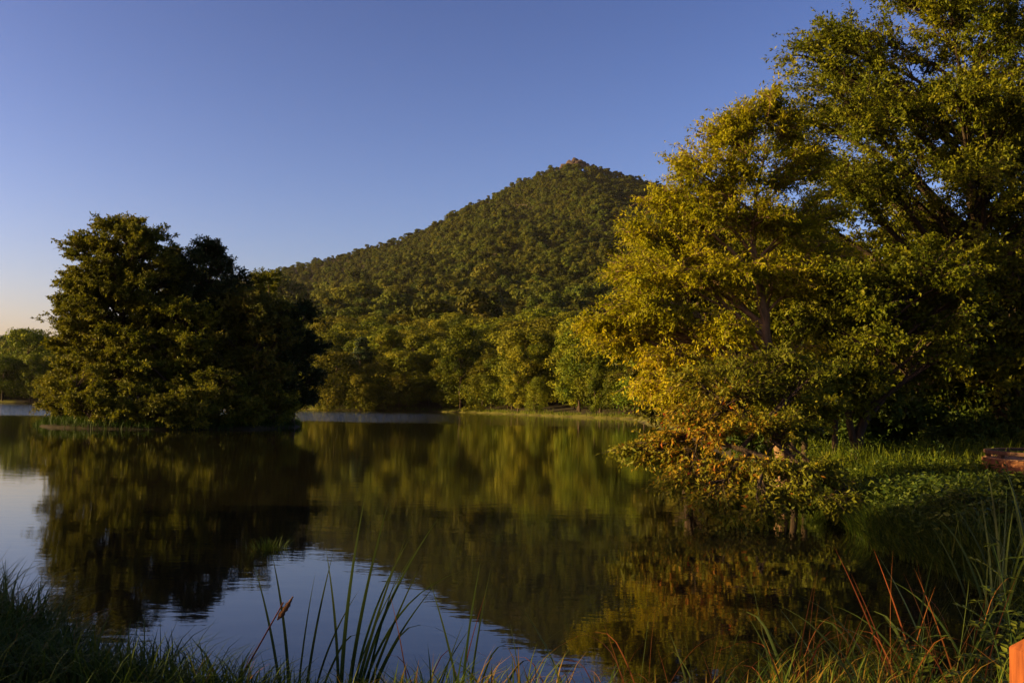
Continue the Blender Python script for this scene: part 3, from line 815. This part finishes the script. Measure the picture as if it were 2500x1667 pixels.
def blades(x, y, z, h, w, az, lean, tint):
    n = len(x)
    t = np.array([0, .4, .75, 1.0])
    base = np.stack([x, y, z], 1)
    dr = np.stack([np.cos(az), np.sin(az), np.zeros(n)], 1)
    sd_ = np.stack([-np.sin(az), np.cos(az), np.zeros(n)], 1)
    ctr = base[:, None] + dr[:, None] * (lean * h)[:, None, None] * (t ** 2)[None, :, None]
    ctr[:, :, 2] += h[:, None] * (t[None] - .32 * lean[:, None] * t[None] ** 3)
    wd = w[:, None] * np.array([.7, 1, .65, 0])[None]
    Lf = ctr - sd_[:, None] * wd[:, :, None] / 2; Rt = ctr + sd_[:, None] * wd[:, :, None] / 2
    V = np.concatenate([np.stack([Lf[:, :3], Rt[:, :3]], 2).reshape(n, 6, 3), ctr[:, 3:]], 1)
    b = np.arange(n)[:, None] * 7
    Q = np.concatenate([b + np.array([[0, 1, 3, 2]]), b + np.array([[2, 3, 5, 4]])])
    Tt = b + np.array([[4, 5, 6]])
    return V.reshape(-1, 3), Q, Tt, np.repeat(tint, 7)

def grass_obj(name, x, y, h, w, lean, seed, mat, label, cat='grass', kind='stuff', tint=None, az=None, dz=-.02):
    g = rng_(seed); n = len(x)
    az = g.uniform(0, 6.283, n) if az is None else az
    V, Q, T, t = blades(x, y, ground(x, y) + dz, h, w, az, lean, g.random(n) * .8 if tint is None else tint)
    o = link(name, mesh_np(name, V, [Q, T], M[mat], True, {'tint': t}))
    return tag(o, label, cat, kind=kind)

# sunlit meadow
g = rng_(61); n = 15000
x = g.uniform(6.9, 13.5, n); y = g.uniform(19.5, 29, n)
k = (sdf_lake(x, y) > .5) & (vnoise(x * .9, y * .9, 4) > .2)
x = x[k]; y = y[k]
grass_obj('meadow_grass', x, y, g.uniform(.35, .95, len(x)) * (.7 + .6 * vnoise(x, y, 8)), g.uniform(.012, .03, len(x)), g.uniform(.1, .7, len(x)), 62, 'meadow', 'tall bright green meadow grass behind the tree trunks')
# dark bank grass, right
n = 30000
x = g.uniform(3.4, 11, n); y = g.uniform(6, 21.5, n)
k = (sdf_lake(x, y) > -.12); x = x[k]; y = y[k]
grass_obj('bank_grass', x, y, g.uniform(.2, .6, len(x)) * (.6 + .8 * vnoise(x * 1.5, y * 1.5, 9)), g.uniform(.008, .02, len(x)), g.uniform(.2, .9, len(x)), 63, 'grass', 'dark tangled grass on the bank below the boardwalk')
n = 40000
x = g.uniform(3.6, 7.2, n); y = g.uniform(7.5, 19, n); q = sdf_lake(x, y)
k = (q > -.14) & (q < .55); x = x[k]; y = y[k]
grass_obj('bank_edge_grass', x, y, g.uniform(.25, .55, len(x)), g.uniform(.008, .02, len(x)), g.uniform(.4, 1.2, len(x)), 66, 'grass', 'long grass hanging over the edge of the right bank', az=np.where(g.random(len(x)) < .6, pi, 0) + g.uniform(-1.2, 1.2, len(x)))
# leafy weeds
n = 44000
x = g.uniform(5.2, 13, n); y = g.uniform(9, 25, n)
k = (sdf_lake(x, y) > .1) & (vnoise(x * 1.1, y * 1.1, 14) > .36) & (x < 13); x = x[k]; y = y[k]; n = len(x)
hh = .12 + .55 * vnoise(x * 1.1, y * 1.1, 14) * g.random(n) ** .5
pos = np.stack([x, y, ground(x, y) + hh], 1)
d = norm(g.normal(0, 1, (n, 3)) * np.array([1, 1, .5])); nn = norm(g.normal(0, .5, (n, 3)) + np.array([0, 0, 1]))
V, F, t = leaf_geo(pos, d, nn, g.uniform(.05, .14, n), g.uniform(.03, .06, n), g.random(n))
tag(link('undergrowth', mesh_np('undergrowth', V, [F], M['bush_leaf'], False, {'tint': t})), 'leafy weeds covering the right bank around the bushes', 'undergrowth', kind='stuff')

# tall weeds breaking up the meadow
n = 22000
x = g.uniform(7.2, 14, n); y = g.uniform(19.5, 28, n); q = vnoise(x * 1.6, y * 1.6, 54)
k = (sdf_lake(x, y) > .5) & (q > .52); x = x[k]; y = y[k]; q = q[k]; n = len(x)
pos = np.stack([x, y, ground(x, y) + .1 + 1.7 * (q - .4) * g.random(n) ** .7], 1)
d = norm(g.normal(0, 1, (n, 3)) * np.array([1, 1, .6])); nn = norm(g.normal(0, .6, (n, 3)) + np.array([0, 0, 1]))
V, F, t = leaf_geo(pos, d, nn, g.uniform(.06, .13, n), g.uniform(.02, .05, n), g.random(n))
tag(link('meadow_weeds', mesh_np('meadow_weeds', V, [F], M['bush_leaf'], False, {'tint': t})), 'taller leafy weeds scattered through the meadow beside the boardwalk', 'weeds', kind='stuff')

# reeds and grass fringe on the far shore spit
n = 26000
x = g.uniform(-60, 24, n); y = g.uniform(172, 275, n); s = sdf_lake(x, y)
k = (s > .1) & (s < 4.5); x = x[k]; y = y[k]
grass_obj('shore_grass', x, y, g.uniform(.3, 1.0, len(x)) * (.5 + vnoise(x * .15, y * .15, 3)), g.uniform(.05, .12, len(x)), g.uniform(.1, .6, len(x)), 64, 'meadow', 'strip of yellow-green grass along the far shore below the trees')
# grass along the island waterline
n = 9000
a = g.uniform(0, 6.283, n); q = g.uniform(.8, 1.02, n)
x = ISLE[0] + cos(0) * np.cos(a) * ISLE[2] * q; y = ISLE[1] + np.sin(a) * ISLE[3] * q
grass_obj('island_grass', x, y, g.uniform(.25, .7, n), g.uniform(.02, .05, n), g.uniform(.1, .8, n), 65, 'grass', 'dark grass fringing the island waterline', tint=g.random(n) * .35)

# ------------------------------------------------------------------ boardwalk
import bmesh
def box_mesh(name, sx, sy, sz, mat, bev=.006):
    bm = bmesh.new(); bmesh.ops.create_cube(bm, size=1)
    for v in bm.verts: v.co.x *= sx; v.co.y *= sy; v.co.z *= sz
    if bev: bmesh.ops.bevel(bm, geom=bm.edges[:], offset=bev, segments=1, affect='EDGES')
    me = bpy.data.meshes.new(name); bm.to_mesh(me); bm.free(); me.materials.append(mat)
    return me
DC = (11.8, 19.3); DR = 2.35; DZ = 1.06
bw = empty('boardwalk', (DC[0], DC[1], gz(*DC)))
z0 = DZ - gz(*DC)
g = rng_(71)
xk = -DR + .09
while xk < 3.6:
    ch = math.sqrt(max(0.02, DR * DR - xk * xk)) if xk < 0 else DR
    o = link('plank', box_mesh('plank', .138, 2 * ch - .02, .038, M['deck_wood'], .004), bw)
    o.location = (xk, 0, z0 - .019 + g.uniform(-.002, .002)); o.rotation_euler = (0, 0, g.uniform(-.002, .002))
    xk += .147
seg = 9
step = pi / seg
rim = box_mesh('rim_board', .045, 2 * (DR + .05) * math.tan(step / 2) - .004, .24, M['rim_wood'])
rail = box_mesh('kerb_rail', .10, 2 * DR * math.tan(step / 2) - .004, .07, M['rail_wood'])
blk = box_mesh('kerb_block', .09, .14, .055, M['rail_wood'])
beam = box_mesh('lower_beam', .06, 2 * DR * .96 * math.tan(step / 2) - .004, .12, M['rail_wood'])
def ring(me, name, r, z, a):
    o = link(name, me, bw); o.location = (cos(a) * r, sin(a) * r, z); o.rotation_euler = (0, 0, a); return o
for i in range(seg):
    a = pi / 2 + (i + .5) * step
    ring(rim, 'rim_board', DR + .05, z0 - .14, a)
    ring(rail, 'kerb_rail', DR - .02, z0 + .105, a)
    ring(beam, 'lower_beam', DR * .93, z0 - .34, a)
    ring(blk, 'kerb_block', DR - .02, z0 + .037, a)
post = box_mesh('support_post', .12, .12, 1.0, M['rim_wood'], .008)
for i in range(9):
    a = pi / 2 + (i + .05) * pi / 8.2
    o = ring(post, 'support_post', DR - .08, z0 - .78, a)
for sy in (-1, 1):                                     # straight run to the right, out of the picture
    o = link('rim_board', box_mesh('rim_board', 3.6, .045, .24, M['rim_wood']), bw); o.location = (1.83, sy * (DR + .05), z0 - .14)
    o = link('kerb_rail', box_mesh('kerb_rail', 3.6, .10, .07, M['rail_wood']), bw); o.location = (1.83, sy * (DR - .02), z0 + .105)
    for k in range(5):
        o = link('kerb_block', blk, bw); o.location = (.3 + k * .78, sy * (DR - .02), z0 + .037); o.rotation_euler = (0, 0, pi / 2)
        o = link('support_post', post, bw); o.location = (.5 + k * .75, sy * (DR - .08), z0 - .78)
tag(bw, 'curved wooden boardwalk end with a low kerb rail at the right edge', 'boardwalk')

# near fence post with a chamfered top
bm = bmesh.new(); bmesh.ops.create_cube(bm, size=1)
for v in bm.verts: v.co.x *= .13; v.co.y *= .13; v.co.z = (v.co.z + .5) * 1.1
bmesh.ops.bevel(bm, geom=[e for e in bm.edges if all(v.co.z > 1.0 for v in e.verts)], offset=.032, segments=1, affect='EDGES')
bmesh.ops.bevel(bm, geom=[e for e in bm.edges if abs(e.verts[0].co.z - e.verts[1].co.z) > .5], offset=.004, segments=2, affect='EDGES')
me = bpy.data.meshes.new('fence_post'); bm.to_mesh(me); bm.free(); me.materials.append(M['post_wood'])
o = link('fence_post', me, None, (1.588, 3.0, .135)); o.rotation_euler = (0, 0, RAD(12))
tag(o, 'orange wooden post cut off by the bottom right corner', 'post')

# ------------------------------------------------------------------ near bank: grass, reeds, weeds
g = rng_(81); n = 36000
x = g.uniform(-5.6, -.2, n); y = g.uniform(3.2, 8.6, n)
s = sdf_lake(x, y)
k = (s > -.15) & (s < 3.0) & (vnoise(x * 2.2, y * 2.2, 6) + g.random(n) * .5 > np.where(x > -1.5, .62, .38)); x = x[k]; y = y[k]
tall = (.35 + 1.0 * vnoise(x * 1.1, y * 1.1, 16)) * np.clip(.62 + (-x - 1.2) * .28, .5, 1.25)
grass_obj('near_bank_grass', x, y, g.uniform(.3, .62, len(x)) * tall, g.uniform(.005, .012, len(x)), g.uniform(.25, 1.1, len(x)), 82, 'grass', 'thick dark grass on the near bank in the bottom left corner',
          tint=np.clip(g.random(len(x)) * .42 + 1.0 * np.clip(vnoise(x * 1.5, y * 1.5, 46) - .5, 0, 1) + np.where(g.random(len(x)) < .03, .6, 0), 0, 1))
n = 14000
x = g.uniform(-.9, 4.2, n); y = g.uniform(3.8, 7.8, n); s = sdf_lake(x, y)
k = (s > -.1) & (s < 2.2) & (vnoise(x * 2.2, y * 2.2, 26) + g.random(n) * .5 > .72); x = x[k]; y = y[k]
grass_obj('reed_bed_grass', x, y, g.uniform(.2, .5, len(x)) * (.6 + .6 * vnoise(x * 1.3, y * 1.3, 36)), g.uniform(.005, .011, len(x)), g.uniform(.25, 1.1, len(x)), 83, 'grass', 'thin grass between the reeds along the near waterline',
          tint=np.where(g.random(len(x)) < .3, .97, g.random(len(x)) * .9))
# tuft standing in the water
n = 130
a = g.uniform(0, 6.28, n); q = g.random(n) ** .6
x = -3.1 + np.cos(a) * .28 * q; y = 13.0 + np.sin(a) * .2 * q
V, Q, T, t = blades(x, y, np.full(n, -.05), g.uniform(.10, .26, n), g.uniform(.006, .011, n), a, g.uniform(.2, .9, n), g.uniform(.1, .65, n))
tag(link('grass_tuft', mesh_np('grass_tuft', V, [Q, T], M['grass'], True, {'tint': t})), 'small grass tuft standing alone in the water', 'grass tuft')

# reed blades: V-section strips, shared between plants
def blade_mesh(seed, bend, tipbend, mat, w=.019):
    g = rng_(seed); k = 14
    t = np.linspace(0, 1, k)
    x = bend * t ** 2 + tipbend * np.clip((t - .6) / .4, 0, 1) ** 2
    z = t - .25 * bend * t ** 2 - tipbend * 1.15 * np.clip((t - .62) / .38, 0, 1) ** 2
    y = .02 * np.sin(t * 3 + g.uniform(0, 6))
    ww = w * np.clip(np.minimum(1.0, .55 + t * 2) * (1 - t ** 3.2), .03, 1)
    c = np.stack([x, y, z], 1)
    tw = g.uniform(.5, 1.1) + t * g.uniform(-.5, .5)
    L_ = c + np.stack([np.sin(tw) * ww / 2, np.cos(tw) * ww / 2 - ww * .12, np.zeros(k)], 1); R_ = c - np.stack([np.sin(tw) * ww / 2, np.cos(tw) * ww / 2 + ww * .12, np.zeros(k)], 1)
    V = np.stack([L_, c, R_], 1).reshape(-1, 3)
    i = np.arange(k - 1)[:, None] * 3
    F = np.concatenate([i + np.array([[0, 1, 4, 3]]), i + np.array([[1, 2, 5, 4]])])
    return mesh_np('blade', V, [F], M[mat], True, {'tint': np.repeat(np.clip(t * .9, 0, 1), 3)})
BL = {'g': [blade_mesh(1, .08, 0, 'reed_green'), blade_mesh(2, .22, 0, 'reed_green'), blade_mesh(3, .4, .05, 'reed_green'), blade_mesh(4, .25, .3, 'reed_green')],
      'd': [blade_mesh(5, .1, 0, 'reed_dry', .010), blade_mesh(6, .3, .1, 'reed_dry', .010), blade_mesh(7, .3, .38, 'reed_dry', .009)]}
def reed(name, x, y, spec, label, cat, group=None):
    """spec: list of (kind, variant, height, azimuth deg (0 = to the right), lean deg, dx, dy)"""
    z = max(gz(x, y), -.12) - .03
    e = empty(name, (x, y, z))
    for kd, v, h, az, ln, dx, dy in spec:
        o = link('blade', BL[kd][v], e)
        o.location = (dx, dy, 0); o.rotation_euler = (0, RAD(ln), RAD(az)); h *= 1.2; o.scale = (h, h * .95, h)
    return tag(e, label, cat, group)
reed('cattail', -1.28, 5.9, [('g', 0, .82, 180, 8, 0, 0), ('g', 0, .86, 170, 4, .03, .02), ('g', 0, .88, 10, 4, .1, .02), ('g', 1, .72, 0, 6, .14, 0), ('g', 0, .76, 20, 1, .07, -.02), ('g', 3, .7, 0, 10, .16, .02)],
     'sparse cattail clump left of the tallest one, beside the brown seed head', 'cattail')
reed('cattail', -.95, 5.85, [('g', 0, 1.16, 0, 0, 0, 0), ('g', 0, 1.15, 0, 5, .02, .03), ('g', 1, 1.0, 5, 3, .05, 0), ('g', 1, 1.14, 0, 8, .06, .02), ('g', 2, 1.0, -5, 5, .08, 0), ('g', 0, 1.0, 0, 11, .04, -.03),
                            ('g', 0, .92, 0, 16, .08, .02), ('g', 1, .86, 0, 14, .1, -.02), ('g', 3, .82, 10, 12, .12, 0), ('g', 0, .9, 180, 1, -.01, .02), ('g', 1, .95, 30, 9, .02, .04), ('g', 0, .8, 0, 8, .1, .04)],
     'tallest cattail clump, fanning to the right at the near water edge', 'cattail')
reed('cattail', -.53, 5.8, [('d', 0, .72, 180, 4, 0, 0), ('d', 2, .7, 0, 5, .02, 0), ('g', 1, .62, 0, 10, .05, 0), ('d', 2, .62, 180, 3, .05, .02), ('d', 2, .58, 0, 12, .1, .02), ('g', 0, .6, 0, 12, .08, 0)],
     'drooping dark reed clump just right of the tallest cattails', 'reed')
reed('cattail', -.31, 5.65, [('g', 0, .78, 185, 10, .1, 0), ('g', 0, .84, 0, 1, .06, 0), ('g', 0, .82, 10, 3, .09, .02), ('g', 3, .66, 0, 4, .12, 0), ('d', 0, .7, 0, 6, .02, 0)],
     'pair of upright reed blades against the sky reflection at mid bank', 'reed')
g = rng_(91)
RX = [(-.05, 4.85, 'gd', .62), (.12, 4.8, 'gg', .6), (.3, 4.75, 'gd', .66), (.48, 4.8, 'd', .58), (.62, 4.75, 'dd', .78), (.8, 4.8, 'd', .72), (.98, 4.9, 'gd', .6), (1.16, 4.8, 'gg', .78),
      (1.32, 4.7, 'gdd', .8), (1.48, 4.85, 'ddg', .72), (1.66, 4.9, 'gd', .66), (1.84, 5.0, 'dgd', .82), (2.0, 5.15, 'ggd', .9), (2.16, 5.1, 'dgg', .86), (2.36, 5.3, 'gdd', .86), (2.52, 5.4, 'gg', .8),
      (1.2, 4.1, 'gd', .6), (1.5, 4.2, 'dg', .62), (1.8, 4.4, 'dd', .66), (2.1, 4.6, 'gd', .7), (.9, 4.2, 'gd', .5), (.5, 4.2, 'dg', .46)]
ORD = 'first second third fourth fifth sixth seventh eighth ninth tenth eleventh twelfth thirteenth fourteenth fifteenth sixteenth seventeenth eighteenth nineteenth twentieth twenty-first twenty-second'.split()
RX.sort(key=lambda a: a[0] / (a[1] + 1))
for i, (x, y, ks, h) in enumerate(RX):
    x *= 1.2; y += 1.0
    spec = []
    for k in ks:
        for r in range(3):
            v = int(g.integers(0, 3 if k == 'd' else 4))
            spec.append((k, v, h * g.uniform(.72, 1.12), g.choice([0, 180]) + g.uniform(-50, 50), g.uniform(2, 17), g.uniform(-.07, .07), g.uniform(-.05, .05)))
    reed('reed', x, y, spec, f"{ {'d': 'red-brown dry reed', 'g': 'green reed'}.get(''.join(sorted(set(ks))), 'green and red-brown reed')}, {ORD[i]} from the left in the bed running to the corner post", 'reed', 'reeds along the near waterline')
for i, (x, y, h) in enumerate([(4.55, 9.4, 1.25), (4.85, 9.2, 1.4), (4.3, 9.0, 1.05), (4.95, 9.9, 1.2)]):
    spec = [('g', int(g.integers(0, 3)), h * g.uniform(.7, 1.1), g.uniform(0, 360), g.uniform(1, 10), g.uniform(-.1, .1), g.uniform(-.1, .1)) for _ in range(8)]
    reed('cattail', x, y, spec, 'tall cattail below the boardwalk at the right edge, ' + ['second from the left', 'third from the left', 'leftmost of its row', 'farthest back of its row'][i], 'cattail', 'cattails on the right bank')

# brown cattail seed head on a leaning stem
e = empty('cattail_seed_head', (-1.62, 5.75, .12))
S = np.array([[0, 0, 0.]]); E_ = np.array([[.32, .12, .62]])
G_ = Geo(); G_.add(*tubes(bez(S, (S + E_) / 2 + np.array([[.03, 0, .05]]), E_, 10), np.linspace(.006, .004, 10)[None], 6)); link('stem', G_.mesh('stem', M['reed_dry'], True), e)
P_ = bez(E_ - np.array([[.03, .01, .1]]), E_ + np.array([[.02, 0, -.03]]), E_ + np.array([[.05, .02, .03]]), 12)
R_ = np.array([.005, .009, .014, .017, .015, .018, .014, .016, .012, .008, .004, .002])[None] + rng_(4).normal(0, .002, (1, 12))
G_ = Geo(); G_.add(*tubes(P_, np.abs(R_), 10)); link('seed_head', G_.mesh('seed_head', M['fluff'], True), e)
tag(e, 'leaning brown cattail seed head gone to fluff above the near grass', 'seed head')

# leafy weed with compound leaves at the right edge
def sprig_mesh(seed):
    g = rng_(seed); G = Geo()
    P = bez(np.array([[0, 0, 0.]]), np.array([[.1, 0, .05]]), np.array([[.2, 0, .03]]), 6)
    G.add(*tubes(P, np.linspace(.003, .001, 6)[None], 4), np.full(24, .3))
    k = 4
    pos = []; d = []
    for i in range(1, 6):
        for sgn in (-1, 1):
            pos.append(P[0, i]); d.append((.6, sgn * .8, .1))
    pos.append(P[0, 5]); d.append((1, 0, -.1))
    pos = np.array(pos); d = norm(np.array(d) + g.normal(0, .12, (len(pos), 3)))
    G.add(*leaf_geo(pos, d, np.tile([[0, 0, 1.]], (len(pos), 1)) + g.normal(0, .2, (len(pos), 3)), np.full(len(pos), .065), np.full(len(pos), .026), g.uniform(.5, 1, len(pos))))
    return G.mesh('leaf_spray', M['bush_leaf'])
SPR = [sprig_mesh(i) for i in range(3)]
for i, (x, y, h, lx, lab) in enumerate([(2.85, 5.7, .95, -.1, 'tall leafy weed with paired leaflets near the corner post'), (2.6, 5.3, .62, -.12, 'shorter leafy weed in front of the tall one near the corner post'),
                                       (2.3, 5.7, .5, .05, 'small leafy weed among the reeds left of the corner post')]):
    e = empty('leafy_weed', (x, y, gz(x, y) - .03))
    P = bez(np.array([[0, 0, 0.]]), np.array([[.02, 0, h * .6]]), np.array([[lx, 0, h]]), 10)
    G_ = Geo(); G_.add(*tubes(P, np.linspace(.006, .002, 10)[None], 6)); link('stem', G_.mesh('stem', M['reed_green'], True), e)
    for j in range(12):
        o = link('leaf_spray', SPR[j % 3], e); kk = 2 + int(j * 7.9 / 12)
        o.location = tuple(P[0, kk]); o.rotation_euler = (0, RAD(-25 + 20 * (j % 3)), j * 2.4); q = .7 + .5 * (1 - j / 12); o.scale = (q, q, q)
    tag(e, lab, 'weed')

# ------------------------------------------------------------------ evening haze in the air
bm = bmesh.new(); bmesh.ops.create_cube(bm, size=1)
for v in bm.verts: v.co.x *= 10800; v.co.y *= 10800; v.co.z = -4 + (v.co.z + .5) * 460
me = bpy.data.meshes.new('haze'); bm.to_mesh(me); bm.free()
hm, nt, out = new_mat('haze')
pv = nt.nodes.new('ShaderNodeVolumePrincipled')
pv.inputs['Color'].default_value = (.95, .93, .90, 1)
pv.inputs['Density'].default_value = 0.000014
pv.inputs['Anisotropy'].default_value = 0.3
nt.links.new(pv.outputs[0], out.inputs['Volume'])
me.materials.append(hm)
tag(link('haze', me), 'thin evening haze over the lake and mountain', 'haze', kind='stuff')
